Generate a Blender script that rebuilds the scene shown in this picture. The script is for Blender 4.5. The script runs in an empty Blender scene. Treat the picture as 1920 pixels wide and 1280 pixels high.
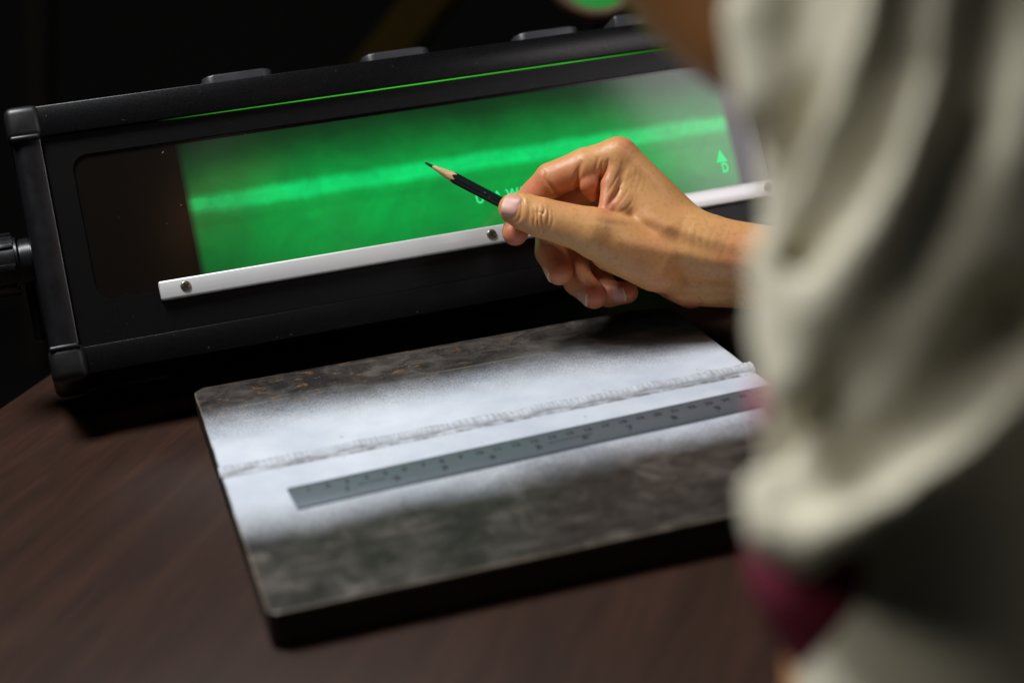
import bpy, bmesh, math, random
import numpy as np
from mathutils import Matrix, Vector

S = bpy.context.scene
COL = S.collection
MM = 0.001
rnd = random.Random(7)

# ------------------------------------------------------------------ camera, light, exposure
F_PX = 3101.06                                   # focal length in pixels of a 1920 px wide frame (58 mm lens)
CR = np.array([0.954417, -0.28750518, -0.08018077])
CU = np.array([0.17215262, 0.3107977, 0.93475572])
CF = np.array([0.24382712, 0.90595009, -0.34612538])
CC = np.array([-53.00946, -637.69669, 359.7812])

cam = bpy.data.cameras.new('camera')
cam.sensor_width = 36.0
cam.lens = F_PX / 1920 * 36.0
cam.clip_start = 0.02
cam.clip_end = 50.0
cam.dof.use_dof = True
cam.dof.focus_distance = 0.958
cam.dof.aperture_fstop = 3.5
cam.dof.aperture_blades = 0
co = bpy.data.objects.new('camera', cam)
COL.objects.link(co)
m = Matrix.Identity(4)
for r_ in range(3):
    m[r_][0] = CR[r_]; m[r_][1] = CU[r_]; m[r_][2] = -CF[r_]; m[r_][3] = CC[r_] * MM
co.matrix_world = m
S.camera = co

w = bpy.data.worlds.new('World')
S.world = w
w.use_nodes = True
w.node_tree.nodes['Background'].inputs[0].default_value = (0.75, 0.85, 1.0, 1)
w.node_tree.nodes['Background'].inputs[1].default_value = 0.006


def area(name, loc, target, size, power, color, size_y=None, spread=180):
    l = bpy.data.lights.new(name, 'AREA')
    l.shape = 'RECTANGLE'
    l.size = size
    l.size_y = size_y or size
    l.energy = power
    l.color = color
    l.spread = math.radians(spread)
    o = bpy.data.objects.new(name, l)
    COL.objects.link(o)
    o.location = loc
    d = Vector(target) - Vector(loc)
    o.rotation_euler = d.to_track_quat('-Z', 'Y').to_euler()
    return o


area('ceiling_softbox', (-0.32, 0.32, 1.22), (0.14, 0.14, 0.0), 0.42, 20.5, (0.96, 0.98, 1.0))
area('side_softbox', (-0.86, -0.14, 0.98), (0.13, -0.33, 0.24), 0.3, 0.21, (1.0, 0.97, 0.90), None, 42)
area('window_softbox', (1.22, -0.72, 0.98), (0.40, 0.32, 0.11), 0.66, 0.34, (1.0, 0.94, 0.97), None, 35)

S.view_settings.view_transform = 'Standard'
S.view_settings.look = 'None'
S.view_settings.exposure = 0.0
S.view_settings.gamma = 1.0
S.view_settings.use_curve_mapping = False
S.render.resolution_x, S.render.resolution_y = 1024, 682
S.cycles.use_denoising = True


# ------------------------------------------------------------------ helpers
def W(px, py, d):
    """a point of the room (mm) seen from where the photographer stands, d mm ahead"""
    return CC + d * (CF + CR * (px - 960) / F_PX + CU * (640 - py) / F_PX)


def tag(o, label=None, cat=None, group=None, kind=None):
    if label: o['label'] = label
    if cat: o['category'] = cat
    if group: o['group'] = group
    if kind: o['kind'] = kind
    return o


def link(name, me, mat=None, parent=None, smooth=False):
    o = bpy.data.objects.new(name, me)
    COL.objects.link(o)
    if mat is not None:
        me.materials.append(mat)
    if parent is not None:
        o.parent = parent
    if smooth:
        me.polygons.foreach_set('use_smooth', [True] * len(me.polygons))
    return o


def mesh_from(name, v, f, mat=None, parent=None, smooth=False, scale=MM):
    me = bpy.data.meshes.new(name)
    v = np.asarray(v, float) * scale
    me.from_pydata([tuple(x) for x in v], [], [tuple(int(i) for i in x) for x in f])
    me.update()
    return link(name, me, mat, parent, smooth)


def bm_obj(name, bm, mat, parent=None, smooth=False):
    me = bpy.data.meshes.new(name)
    bmesh.ops.recalc_face_normals(bm, faces=bm.faces)
    bm.to_mesh(me)
    bm.free()
    return link(name, me, mat, parent, smooth)


def auto_smooth(o, deg=40):
    me = o.data
    me.polygons.foreach_set('use_smooth', [True] * len(me.polygons))
    me.set_sharp_from_angle(angle=math.radians(deg))


def add_box(bm, a, b, bevel=0.0, seg=3):
    a = np.minimum(a, b) * 1.0; bb = np.maximum(a, b) * 1.0
    g = bmesh.ops.create_cube(bm, size=1.0)
    vs = g['verts']
    c = (a + bb) / 2; s = bb - a
    for v in vs:
        v.co = Vector(((v.co.x * s[0] + c[0]) * MM, (v.co.y * s[1] + c[1]) * MM, (v.co.z * s[2] + c[2]) * MM))
    if bevel > 0:
        es = set()
        for v in vs:
            es.update(v.link_edges)
        bmesh.ops.bevel(bm, geom=list(es), offset=bevel * MM, segments=seg, profile=0.5, affect='EDGES')


def box_obj(name, a, b, mat, parent=None, bevel=0.0, seg=3):
    bm = bmesh.new()
    add_box(bm, np.array(a, float), np.array(b, float), bevel, seg)
    o = bm_obj(name, bm, mat, parent)
    auto_smooth(o, 35)
    return o


def rounded_rect(u0, v0, u1, v1, r, n=8):
    pts = []
    for cx, cy, a0 in ((u1 - r, v1 - r, 0), (u0 + r, v1 - r, 90), (u0 + r, v0 + r, 180), (u1 - r, v0 + r, 270)):
        for k in range(n + 1):
            a = math.radians(a0 + 90 * k / n)
            pts.append((cx + r * math.cos(a), cy + r * math.sin(a)))
    return pts


def prism(name, pts, n0, n1, mat, parent=None, bevel=0.0, axis='n', seg=2):
    """extrude a 2D outline (u,v) from n0 to n1; axis 'v' reads the outline as (u,n) and extrudes along v"""
    bm = bmesh.new()
    def P(p, h):
        return Vector((p[0] * MM, p[1] * MM, h * MM)) if axis == 'n' else Vector((p[0] * MM, h * MM, p[1] * MM))
    lo = [bm.verts.new(P(p, n0)) for p in pts]
    hi = [bm.verts.new(P(p, n1)) for p in pts]
    k = len(pts)
    bm.faces.new(lo)
    top = bm.faces.new(hi)
    for i in range(k):
        bm.faces.new((lo[i], lo[(i + 1) % k], hi[(i + 1) % k], hi[i]))
    if bevel > 0:
        bmesh.ops.bevel(bm, geom=list(top.edges), offset=bevel * MM, segments=seg, profile=0.5, affect='EDGES')
    o = bm_obj(name, bm, mat, parent)
    auto_smooth(o, 35)
    return o


def text_mesh(name, body, size_mm, mat, parent, loc, thick=0.03, scale_x=1.0, rotz=0.0, align='CENTER', bold=0.0):
    cu = bpy.data.curves.new(name, 'FONT')
    cu.body = body
    cu.size = size_mm * MM
    cu.extrude = thick * MM
    cu.offset = bold * MM
    cu.align_x = align
    cu.align_y = 'CENTER'
    cu.resolution_u = 3
    tmp = bpy.data.objects.new('tmp', cu)
    COL.objects.link(tmp)
    bpy.context.view_layer.update()
    me = bpy.data.meshes.new_from_object(tmp.evaluated_get(bpy.context.evaluated_depsgraph_get()))
    bpy.data.objects.remove(tmp)
    me.name = name
    me.materials.clear()
    o = link(name, me, mat, parent)
    o.location = [x * MM for x in loc]
    o.scale = (scale_x, 1, 1)
    o.rotation_euler = (0, 0, rotz)
    return o


# ------------------------------------------------------------------ materials
class NT:
    def __init__(s, name):
        s.m = bpy.data.materials.new(name)
        s.m.use_nodes = True
        s.t = s.m.node_tree
        s.b = s.t.nodes['Principled BSDF']
        s.out = s.t.nodes['Material Output']
        s._co = None

    def n(s, typ, **kw):
        x = s.t.nodes.new(typ)
        for k, v in kw.items():
            setattr(x, k, v)
        return x

    def l(s, a, b):
        s.t.links.new(a, b)

    def co(s):
        if not s._co:
            s._co = s.n('ShaderNodeTexCoord').outputs['Object']
        return s._co

    def mapping(s, scale=(1, 1, 1), rot=(0, 0, 0), loc=(0, 0, 0), src=None):
        mp = s.n('ShaderNodeMapping')
        mp.inputs['Scale'].default_value = scale
        mp.inputs['Rotation'].default_value = rot
        mp.inputs['Location'].default_value = loc
        s.l(src or s.co(), mp.inputs[0])
        return mp.outputs[0]

    def noise(s, scale, detail=4, rough=0.55, vec=None, dist=0.0):
        x = s.n('ShaderNodeTexNoise')
        x.inputs['Scale'].default_value = scale
        x.inputs['Detail'].default_value = detail
        x.inputs['Roughness'].default_value = rough
        x.inputs['Distortion'].default_value = dist
        s.l(vec or s.co(), x.inputs['Vector'])
        return x.outputs[0]

    def ramp(s, fac, stops, interp='LINEAR'):
        x = s.n('ShaderNodeValToRGB')
        x.color_ramp.interpolation = interp
        e = x.color_ramp.elements
        while len(e) < len(stops):
            e.new(0.5)
        for el, (p, c) in zip(e, stops):
            el.position = p
            el.color = (c, c, c, 1) if isinstance(c, (int, float)) else (*c, 1)
        s.l(fac, x.inputs[0])
        return x.outputs[0]

    def math(s, op, a, b=None, c=None, clamp=False):
        x = s.n('ShaderNodeMath', operation=op)
        x.use_clamp = clamp
        for k, v in enumerate((a, b, c)):
            if v is None: continue
            if isinstance(v, (int, float)): x.inputs[k].default_value = v
            else: s.l(v, x.inputs[k])
        return x.outputs[0]

    def mix(s, fac, a, b, blend='MIX'):
        x = s.n('ShaderNodeMix', data_type='RGBA', blend_type=blend)
        for k, v in ((0, fac), (6, a), (7, b)):
            if isinstance(v, (int, float)): x.inputs[k].default_value = v
            elif isinstance(v, tuple): x.inputs[k].default_value = (*v, 1)
            else: s.l(v, x.inputs[k])
        return x.outputs[2]

    def sep(s, vec=None):
        x = s.n('ShaderNodeSeparateXYZ')
        s.l(vec or s.co(), x.inputs[0])
        return x.outputs

    def bump(s, h, strength=0.3, dist=0.001, prev=None):
        x = s.n('ShaderNodeBump')
        x.inputs['Strength'].default_value = strength
        x.inputs['Distance'].default_value = dist
        s.l(h, x.inputs['Height'])
        if prev: s.l(prev, x.inputs['Normal'])
        return x.outputs[0]

    def set(s, **kw):
        names = dict(color='Base Color', rough='Roughness', metal='Metallic', spec='Specular IOR Level', normal='Normal',
                     sss='Subsurface Weight', ssr='Subsurface Radius', sscale='Subsurface Scale', emit='Emission Color',
                     estr='Emission Strength', coat='Coat Weight', crough='Coat Roughness', sheen='Sheen Weight', ior='IOR',
                     trans='Transmission Weight', alpha='Alpha')
        for k, v in kw.items():
            i = s.b.inputs[names[k]]
            if isinstance(v, tuple): i.default_value = (*v, 1) if (len(v) == 3 and i.type == 'RGBA') else v
            elif isinstance(v, (int, float)): i.default_value = v
            else: s.l(v, i)
        return s.m


def plain(name, color, rough=0.5, metal=0.0, spec=0.5, speck=0.0):
    t = NT(name)
    nz = t.noise(60, 5)
    c = t.mix(t.ramp(nz, [(0.35, 0.0), (0.7, 1.0)]), tuple(x * 0.85 for x in color), tuple(min(1, x * 1.12) for x in color))
    rr = t.math('MULTIPLY_ADD', t.noise(140, 3), 0.2, rough - 0.1)
    return t.set(color=c, rough=rr, metal=metal, spec=spec)


def mat_powder(name, base, rough, bump=0.5):
    t = NT(name)
    n1 = t.noise(1700, 2, 0.6)
    c = t.mix(n1, tuple(x * 0.6 for x in base), tuple(x * 1.6 for x in base))
    dust = t.ramp(t.noise(520, 1, 0.4), [(0.76, 0.0), (0.80, 1.0)])
    c = t.mix(t.math('MULTIPLY', dust, 0.18), c, (0.22, 0.21, 0.2))
    return t.set(color=c, rough=t.math('MULTIPLY_ADD', n1, 0.25, rough - 0.12), spec=0.2, normal=t.bump(n1, bump, 0.0003))


M = {}
M['panel'] = mat_powder('black_powder_coat', (0.0045, 0.0045, 0.005), 0.30, 0.3)
M['bar'] = mat_powder('black_anodised_bar', (0.004, 0.004, 0.0045), 0.28, 0.1)
M['rubber'] = plain('black_rubber', (0.009, 0.009, 0.0095), 0.4)
M['plastic'] = plain('black_plastic', (0.008, 0.008, 0.009), 0.3)
M['dark'] = plain('dark_void', (0.004, 0.004, 0.004), 0.8)


def mat_alu():
    t = NT('brushed_aluminium')
    v = t.mapping((6, 1200, 1200))
    n1 = t.noise(1.0, 4, 0.6, v)
    c = t.mix(n1, (0.72, 0.71, 0.70), (0.84, 0.83, 0.82))
    return t.set(color=c, rough=t.math('MULTIPLY_ADD', n1, 0.15, 0.3), metal=0.35, normal=t.bump(n1, 0.05, 0.0002))


M['alu'] = mat_alu()
M['screw'] = plain('screw_steel', (0.26, 0.22, 0.17), 0.3, 0.85)
M['screwdark'] = plain('screw_recess', (0.006, 0.0055, 0.005), 0.8)


def mat_wood():
    t = NT('dark_walnut_laminate')
    a = math.atan2(43.1, 29.2)
    v = t.mapping((26, 3.0, 10), (0, 0, math.pi / 2 - a))
    n1 = t.noise(2.2, 8, 0.62, v, 0.6)
    v2 = t.mapping((340, 16, 60), (0, 0, math.pi / 2 - a))
    n2 = t.noise(1.4, 6, 0.6, v2)
    v3 = t.mapping((1, 1, 1))
    n3 = t.noise(5, 4, 0.6, v3)
    c = t.ramp(n1, [(0.28, (0.023, 0.0108, 0.0075)), (0.52, (0.036, 0.016, 0.010)), (0.76, (0.052, 0.0225, 0.013))])
    c = t.mix(t.math('MULTIPLY', t.ramp(n2, [(0.42, 0.0), (0.66, 1.0)]), 0.38), c, (0.014, 0.008, 0.006))
    c = t.mix(t.math('MULTIPLY', t.ramp(n3, [(0.5, 0.0), (0.75, 1.0)]), 0.25), c, (0.055, 0.036, 0.027))
    v4 = t.mapping((7, 240, 10), (0, 0, 0.5))
    sc = t.ramp(t.noise(1.0, 3, 0.5, v4), [(0.73, 0.0), (0.77, 1.0)])
    c = t.mix(t.math('MULTIPLY', sc, 0.3), c, (0.12, 0.10, 0.085))
    return t.set(color=c, rough=t.math('MULTIPLY_ADD', n3, 0.2, 0.36), spec=0.17, normal=t.bump(n2, 0.12, 0.0003))


M['wood'] = mat_wood()


def mat_steel_plate():
    """mill scale steel, white contrast paint sprayed along the weld"""
    t = NT('painted_mill_scale_steel')
    o = t.sep()
    x, y = o[0], o[1]
    big = t.noise(28, 5, 0.6)
    mid = t.noise(46, 7, 0.62, None, 1.6)
    fine = t.noise(900, 3, 0.6)
    base = t.ramp(mid, [(0.26, (0.013, 0.011, 0.010)), (0.46, (0.040, 0.034, 0.030)), (0.60, (0.068, 0.058, 0.051)), (0.78, (0.17, 0.145, 0.125))])
    base = t.mix(t.ramp(big, [(0.40, 0.8), (0.56, 0.0)]), base, (0.014, 0.0125, 0.012))
    base = t.mix(t.math('MULTIPLY', t.ramp(fine, [(0.5, 0), (0.72, 1)]), 0.18), base, (0.17, 0.15, 0.13))
    sv_ = t.mapping((14, 160, 20), (0, 0, -0.25))
    st = t.ramp(t.noise(1.0, 5, 0.6, sv_, 1.2), [(0.56, 0.0), (0.72, 1.0)])
    base = t.mix(t.math('MULTIPLY', st, 0.5), base, (0.16, 0.13, 0.105))
    sv2 = t.mapping((6, 420, 20), (0, 0, 0.9))
    st2 = t.ramp(t.noise(1.0, 2, 0.5, sv2), [(0.72, 0.0), (0.75, 1.0)])
    base = t.mix(t.math('MULTIPLY', st2, 0.5), base, (0.26, 0.20, 0.14))
    # rust flakes, more of them towards the far left corner
    rv = t.mapping((90, 190, 100), (0, 0, 0.35))
    rn = t.noise(1.0, 5, 0.6, rv, 0.8)
    rm = t.ramp(rn, [(0.61, 0.0), (0.66, 1.0)])
    rn2 = t.ramp(t.noise(420, 3, 0.6), [(0.66, 0.0), (0.71, 1.0)])
    rg = t.math('SMOOTHSTEP', 0.0, 0.0) if False else None
    mr = t.n('ShaderNodeMapRange', interpolation_type='SMOOTHSTEP')
    mr.inputs[1].default_value = 0.20; mr.inputs[2].default_value = 0.262
    t.l(t.math('SUBTRACT', y, t.math('MULTIPLY', x, 0.10)), mr.inputs[0])
    rust = t.math('MULTIPLY', rm, t.math('MULTIPLY_ADD', mr.outputs[0], 0.8, 0.05))
    base = t.mix(rust, base, (0.20, 0.105, 0.045))
    base = t.mix(t.math('MULTIPLY', rn2, t.math('MULTIPLY_ADD', mr.outputs[0], 0.5, 0.15)), base, (0.26, 0.19, 0.13))
    # white spray band: soft edges that wander
    wob = t.noise(9, 3, 0.5)
    wob2 = t.noise(40, 4, 0.6)
    yy = t.math('ADD', y, t.math('MULTIPLY_ADD', wob, 0.056, -0.028))
    yy = t.math('ADD', yy, t.math('MULTIPLY_ADD', wob2, 0.012, -0.006))
    yy = t.math('ADD', yy, t.math('MULTIPLY', t.math('MAXIMUM', t.math('SUBTRACT', x, 0.19), 0.0), t.math('MULTIPLY', t.math('MAXIMUM', t.math('SUBTRACT', y, 0.17), 0.0), 2.6)))
    up = t.n('ShaderNodeMapRange', interpolation_type='SMOOTHSTEP')
    up.inputs[1].default_value = 0.254; up.inputs[2].default_value = 0.186
    t.l(yy, up.inputs[0])
    lo = t.n('ShaderNodeMapRange', interpolation_type='SMOOTHSTEP')
    lo.inputs[1].default_value = 0.064; lo.inputs[2].default_value = 0.122
    t.l(yy, lo.inputs[0])
    wm = t.math('MULTIPLY', up.outputs[0], lo.outputs[0])
    spray = t.noise(1500, 2, 0.5)
    grain = t.math('MULTIPLY_ADD', t.ramp(spray, [(0.3, 0.0), (0.7, 1.0)]), 2.2, -1.1)
    wm = t.math('ADD', wm, t.math('MULTIPLY', grain, t.math('MULTIPLY', wm, t.math('SUBTRACT', 1.0, wm))), clamp=True)
    white = t.mix(t.ramp(t.noise(16, 6, 0.65), [(0.3, 0.0), (0.7, 1.0)]), (0.50, 0.54, 0.62), (0.72, 0.745, 0.80))
    spk = t.ramp(t.noise(230, 2, 0.5), [(0.735, 0.0), (0.76, 1.0)])
    white = t.mix(t.math('MULTIPLY', spk, 0.6), white, (0.28, 0.21, 0.15))
    c = t.mix(wm, base, white)
    # darker grey line along the near toe of the weld, broken by noise
    toe = t.n('ShaderNodeMapRange', interpolation_type='SMOOTHSTEP')
    t.l(t.math('ABSOLUTE', t.math('SUBTRACT', y, t.math('MULTIPLY_ADD', x, 0.0113, 0.1528))), toe.inputs[0])
    toe.inputs[1].default_value = 0.0035; toe.inputs[2].default_value = 0.0008
    tn = t.ramp(t.noise(130, 5, 0.7), [(0.36, 0.1), (0.60, 0.95)])
    c = t.mix(t.math('MULTIPLY', toe.outputs[0], tn), c, (0.16, 0.145, 0.14))
    # cut sides: shade is put in as a near-black colour
    geo = t.n('ShaderNodeNewGeometry')
    nz = t.sep(geo.outputs['True Normal'])[2]
    side = t.ramp(nz, [(0.02, 0.0), (0.10, 1.0)])
    arr = t.ramp(nz, [(0.10, 0.0), (0.25, 1.0), (0.88, 1.0), (0.97, 0.0)])
    c = t.mix(t.math('MULTIPLY', arr, t.math('MULTIPLY_ADD', mid, 0.8, 0.15)), c, (0.24, 0.19, 0.12))
    c = t.mix(side, t.mix(mid, (0.006, 0.0055, 0.005), (0.02, 0.017, 0.014)), c)
    # arris colour above stands for the light caught on the bevel
    rgh = t.math('MULTIPLY_ADD', wm, 0.25, t.math('MULTIPLY_ADD', mid, 0.3, 0.25))
    hb = t.math('ADD', t.math('MULTIPLY', mid, t.math('SUBTRACT', 1.1, wm)), t.math('MULTIPLY', fine, 0.15))
    return t.set(color=c, rough=rgh, spec=0.4, normal=t.bump(hb, 0.35, 0.0006))


M['steel'] = mat_steel_plate()


def mat_weld():
    t = NT('white_sprayed_weld_bead')
    n1 = t.noise(240, 4, 0.6)
    c = t.ramp(n1, [(0.26, (0.38, 0.385, 0.41)), (0.42, (0.50, 0.525, 0.575)), (0.64, (0.62, 0.65, 0.71))])
    rs = t.ramp(t.noise(330, 3, 0.6), [(0.68, 0.0), (0.74, 1.0)])
    c = t.mix(t.math('MULTIPLY', rs, 0.45), c, (0.30, 0.19, 0.10))
    dn = t.ramp(t.noise(160, 6, 0.75), [(0.42, 0.0), (0.66, 1.0)])
    c = t.mix(t.math('MULTIPLY', dn, 0.4), c, (0.34, 0.33, 0.34))
    return t.set(color=c, rough=0.6, normal=t.bump(n1, 0.3, 0.0005))


M['weld'] = mat_weld()


def mat_ruler():
    t = NT('satin_ruler_steel')
    v = t.mapping((8, 900, 900))
    n1 = t.noise(1.0, 4, 0.6, v)
    n2 = t.noise(26, 4, 0.6)
    c = t.mix(n1, (0.14, 0.17, 0.195), (0.205, 0.235, 0.265))
    c = t.mix(t.math('MULTIPLY', t.ramp(n2, [(0.4, 0), (0.7, 1)]), 0.35), c, (0.14, 0.165, 0.19))
    return t.set(color=c, rough=0.42, metal=0.55)


M['ruler'] = mat_ruler()
M['ink'] = plain('etched_black', (0.015, 0.015, 0.016), 0.6)
M['lead'] = plain('graphite', (0.035, 0.036, 0.04), 0.32, 0.3)


def mat_pencilwood():
    t = NT('sharpened_cedar')
    v = t.mapping((60, 900, 900))
    n1 = t.noise(1.0, 4, 0.6, v)
    c = t.ramp(n1, [(0.3, (0.50, 0.30, 0.13)), (0.7, (0.72, 0.48, 0.25))])
    return t.set(color=c, rough=0.6, normal=t.bump(n1, 0.2, 0.0002))


M['cedar'] = mat_pencilwood()


def mat_lacquer():
    t = NT('black_green_lacquer')
    d = t.ramp(t.noise(700, 1, 0.4), [(0.77, 0.0), (0.79, 1.0)])
    c = t.mix(d, (0.004, 0.007, 0.007), (0.25, 0.28, 0.26))
    return t.set(color=c, rough=0.28, spec=0.5)


M['lacquer'] = mat_lacquer()

# ------------------------------------------------------------------ the setting: table, floor, dark room
eA = math.atan2(43.1, 29.2)
e = np.array([math.cos(eA), math.sin(eA)]); q = np.array([math.sin(eA), -math.cos(eA)])
p0 = np.array([-112.0, 346.9])
p0 = p0 - e * (p0 @ e)


def tab(a, b):
    return p0 + e * a + q * b


bm = bmesh.new()
add_box(bm, np.array([0., -150., -26.]), np.array([950., 1150., 0.]), 1.6, 2)
tbl = bm_obj('table', bm, M['wood'])
tbl.matrix_world = Matrix(((q[0], e[0], 0, p0[0] * MM), (q[1], e[1], 0, p0[1] * MM), (0, 0, 1, 0), (0, 0, 0, 1)))
# the wood node mapping expects the table's own axes: x across, y along the grain
auto_smooth(tbl, 35)
tag(tbl, 'dark brown wooden table top under the steel plate and viewer', 'table')

M['floor'] = plain('dark_floor', (0.010, 0.009, 0.009), 0.7)
M['wall'] = plain('dark_wall', (0.012, 0.010, 0.008), 0.9)
mesh_from('floor', [(-4000, -3000, -740), (5000, -3000, -740), (5000, 4000, -740), (-4000, 4000, -740)], [(0, 1, 2, 3)], M['floor'])
tag(bpy.data.objects['floor'], kind='structure')
mesh_from('wall', [(-4000, 3000, -740), (5000, 3000, -740), (5000, 3000, 2600), (-4000, 3000, 2600)], [(0, 3, 2, 1)], M['wall'])
tag(bpy.data.objects['wall'], kind='structure')


# dim things far out of focus behind the viewer
def post(name, a, b, half, mat, label, cat):
    a, b = np.array(a), np.array(b)
    d = (b - a) / np.linalg.norm(b - a)
    s = np.cross(d, CF); s /= np.linalg.norm(s)
    t_ = np.cross(d, s)
    v = []
    for c in (a, b):
        for i, j in ((-1, -1), (1, -1), (1, 1), (-1, 1)):
            v.append(c + s * half * i + t_ * half * j)
    f = [(0, 1, 2, 3), (7, 6, 5, 4)] + [(i, (i + 1) % 4, 4 + (i + 1) % 4, 4 + i) for i in range(4)]
    me = bpy.data.meshes.new(name)
    bm_ = bmesh.new()
    vs = [bm_.verts.new(Vector(x) * MM) for x in v]
    for x in f: bm_.faces.new([vs[i] for i in x])
    bmesh.ops.recalc_face_normals(bm_, faces=bm_.faces)
    bmesh.ops.bevel(bm_, geom=list(bm_.edges), offset=half * 0.2 * MM, segments=2, affect='EDGES')
    o = bm_obj(name, bm_, mat)
    return tag(o, label, cat)


M['olive'] = plain('olive_paint', (0.018, 0.0115, 0.0012), 0.9, 0.0, 0.05)
M['brownpaint'] = plain('brown_paint', (0.005, 0.0036, 0.002), 0.9, 0.0, 0.05)
post('steel_brace', W(110, 900, 2000), W(1300, -637, 2000), 26, M['olive'], 'blurred olive brown brace slanting up behind the viewer', 'brace')
post('cabinet_frame', W(70, 700, 1900), W(75, -200, 1900), 14, M['brownpaint'], 'dim brown upright frame at far left behind the viewer', 'frame')


# ------------------------------------------------------------------ the film viewer
O = np.array([-58.25422527, 279.51176486, 52.32405422])
U = np.array([0.99983916, 0.01793476, 0.]); V = np.array([-0.00808418, 0.45068209, 0.89264791]); N = np.array([0.01600943, -0.89250434, 0.45075459])
vw = bpy.data.objects.new('film_viewer', None)
COL.objects.link(vw)
vw.empty_display_size = 0.05
mv = Matrix.Identity(4)
for r_ in range(3):
    mv[r_][0], mv[r_][1], mv[r_][2], mv[r_][3] = U[r_], V[r_], N[r_], O[r_] * MM
vw.matrix_world = mv
tag(vw, 'black radiographic film viewer box tilted back on the table', 'film viewer')
UL, UR = -17.0, 467.0

box_obj('housing', (UL + 4, -14, -72), (UR - 4, 138, -4), M['bar'], vw, 3)


def mat_screen():
    t = NT('dark_brown_masked_screen')
    n1 = t.noise(30, 4)
    c = t.mix(n1, (0.0065, 0.0048, 0.0034), (0.0085, 0.006, 0.0043))
    d = t.ramp(t.noise(330, 1, 0.3), [(0.79, 0.0), (0.81, 1.0)])
    c = t.mix(t.math('MULTIPLY', d, 0.5), c, (0.3, 0.3, 0.3))
    return t.set(color=c, rough=0.16, spec=0.5)


M['screen'] = mat_screen()


def panel_mesh():
    inner = rounded_rect(14, 25, 438, 110, 9, 8)
    bm = bmesh.new()
    outer = []
    cu, cv = 226, 67.5
    for (u_, v_) in inner:
        du, dv = u_ - cu, v_ - cv
        k = min((450 - cu if du > 0 else cu) / max(abs(du), 1e-6), (123 - cv if dv > 0 else cv) / max(abs(dv), 1e-6))
        outer.append((cu + du * k, cv + dv * k))
    # snap the corner points of the outline
    for c in ((0, 0), (450, 0), (450, 123), (0, 123)):
        j = min(range(len(outer)), key=lambda i: (outer[i][0] - c[0]) ** 2 + (outer[i][1] - c[1]) ** 2)
        outer[j] = c
    k = len(inner)
    a = [bm.verts.new(Vector((p[0] * MM, p[1] * MM, 0))) for p in outer]
    b = [bm.verts.new(Vector((p[0] * MM, p[1] * MM, 0))) for p in inner]
    c = [bm.verts.new(Vector((p[0] * MM, p[1] * MM, -0.0035))) for p in inner]
    for i in range(k):
        j = (i + 1) % k
        bm.faces.new((a[i], a[j], b[j], b[i]))
        bm.faces.new((b[i], b[j], c[j], c[i]))
    return bm


pn = bm_obj('front_panel', panel_mesh(), M['panel'], vw)
auto_smooth(pn, 30)
prism('screen', rounded_rect(10, 21, 442, 114, 8), -3.4, -1.2, M['screen'], vw)
box_obj('top_bar', (-0.5, 123.2, -70), (450.5, 141, 3.2), M['bar'], vw, 0.8, 2)
box_obj('bottom_bar', (-0.5, -16, -70), (450.5, -0.3, 1.2), M['bar'], vw, 0.7, 2)
for (a_, b_) in ((UL, -0.6), (450.6, UR)):
    bm = bmesh.new()
    add_box(bm, np.array([a_, 2.0, -66.]), np.array([b_, 123., 2.6]), 0.0)
    side = min(a_, b_) == UL
    for ed in list(bm.edges):
        pass
    ve = [ed for ed in bm.edges if abs(ed.verts[0].co.y - ed.verts[1].co.y) > 0.05]
    outer_ = [ed for ed in ve if abs(ed.verts[0].co.x - (UL if side else UR) * MM) < 1e-5 and ed.verts[0].co.z > 0]
    bmesh.ops.bevel(bm, geom=outer_, offset=7 * MM, segments=5, profile=0.5, affect='EDGES')
    inn = [ed for ed in bm.edges if abs(ed.verts[0].co.x - (b_ if side else a_) * MM) < 1e-5 and abs(ed.verts[1].co.x - (b_ if side else a_) * MM) < 1e-5
           and ed.verts[0].co.z > 0.002 and ed.verts[1].co.z > 0.002]
    bmesh.ops.bevel(bm, geom=inn, offset=1.0 * MM, segments=2, profile=0.5, affect='EDGES')
    so = bm_obj('side_bar', bm, M['plastic'], vw)
    auto_smooth(so, 40)
for u0 in (UL - 1.5, 447.5):
    for v0 in (-18.5, 122.0):
        box_obj('corner_cap', (u0, v0, -73), (u0 + 21, v0 + 20.8, 4.6), M['rubber'], vw, 5.0, 4)
        # ridge of the cap towards its bars
        left = u0 < 0
        ru = u0 + 17.5 if left else u0 + 0.3
        rv = v0 + 17.8 if v0 < 0 else v0 - 0.2
        box_obj('cap_rim', (u0 + (1.2 if left else 3), rv, -50), (u0 + (18 if left else 19.8), rv + 3.2, 5.3), M['rubber'], vw, 1.4, 3)
for u0 in (14, 408):
    box_obj('foot', (u0, -21, -74.5), (u0 + 34, -15.5, -52), M['rubber'], vw, 2.0)

# light leaking through the film slot under the top bar
def mat_gap():
    t = NT('green_light_gap')
    x = t.sep()[0]
    k = t.ramp(t.math('MULTIPLY', x, 1 / 0.45), [(0.15, 0.0), (0.24, 0.45), (0.45, 1.0), (0.72, 0.85), (0.86, 0.25), (0.92, 0.02)])
    k = t.math('MULTIPLY', k, t.math('MULTIPLY_ADD', t.noise(60, 2), 0.5, 0.75))
    em = t.set(color=(0.005, 0.02, 0.005), emit=(0.10, 1.0, 0.06), estr=t.math('MULTIPLY', k, 0.6), rough=0.5)
    return em


M['gap'] = mat_gap()
box_obj('film_slot', (66, 122.9, -0.5), (416, 123.15, 1.3), M['gap'], vw)

# aluminium film rail and its screws
rl = box_obj('film_rail', (48.8, 18.0, -0.6), (452, 29.0, 4.2), M['alu'], vw, 1.1, 3)


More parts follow.
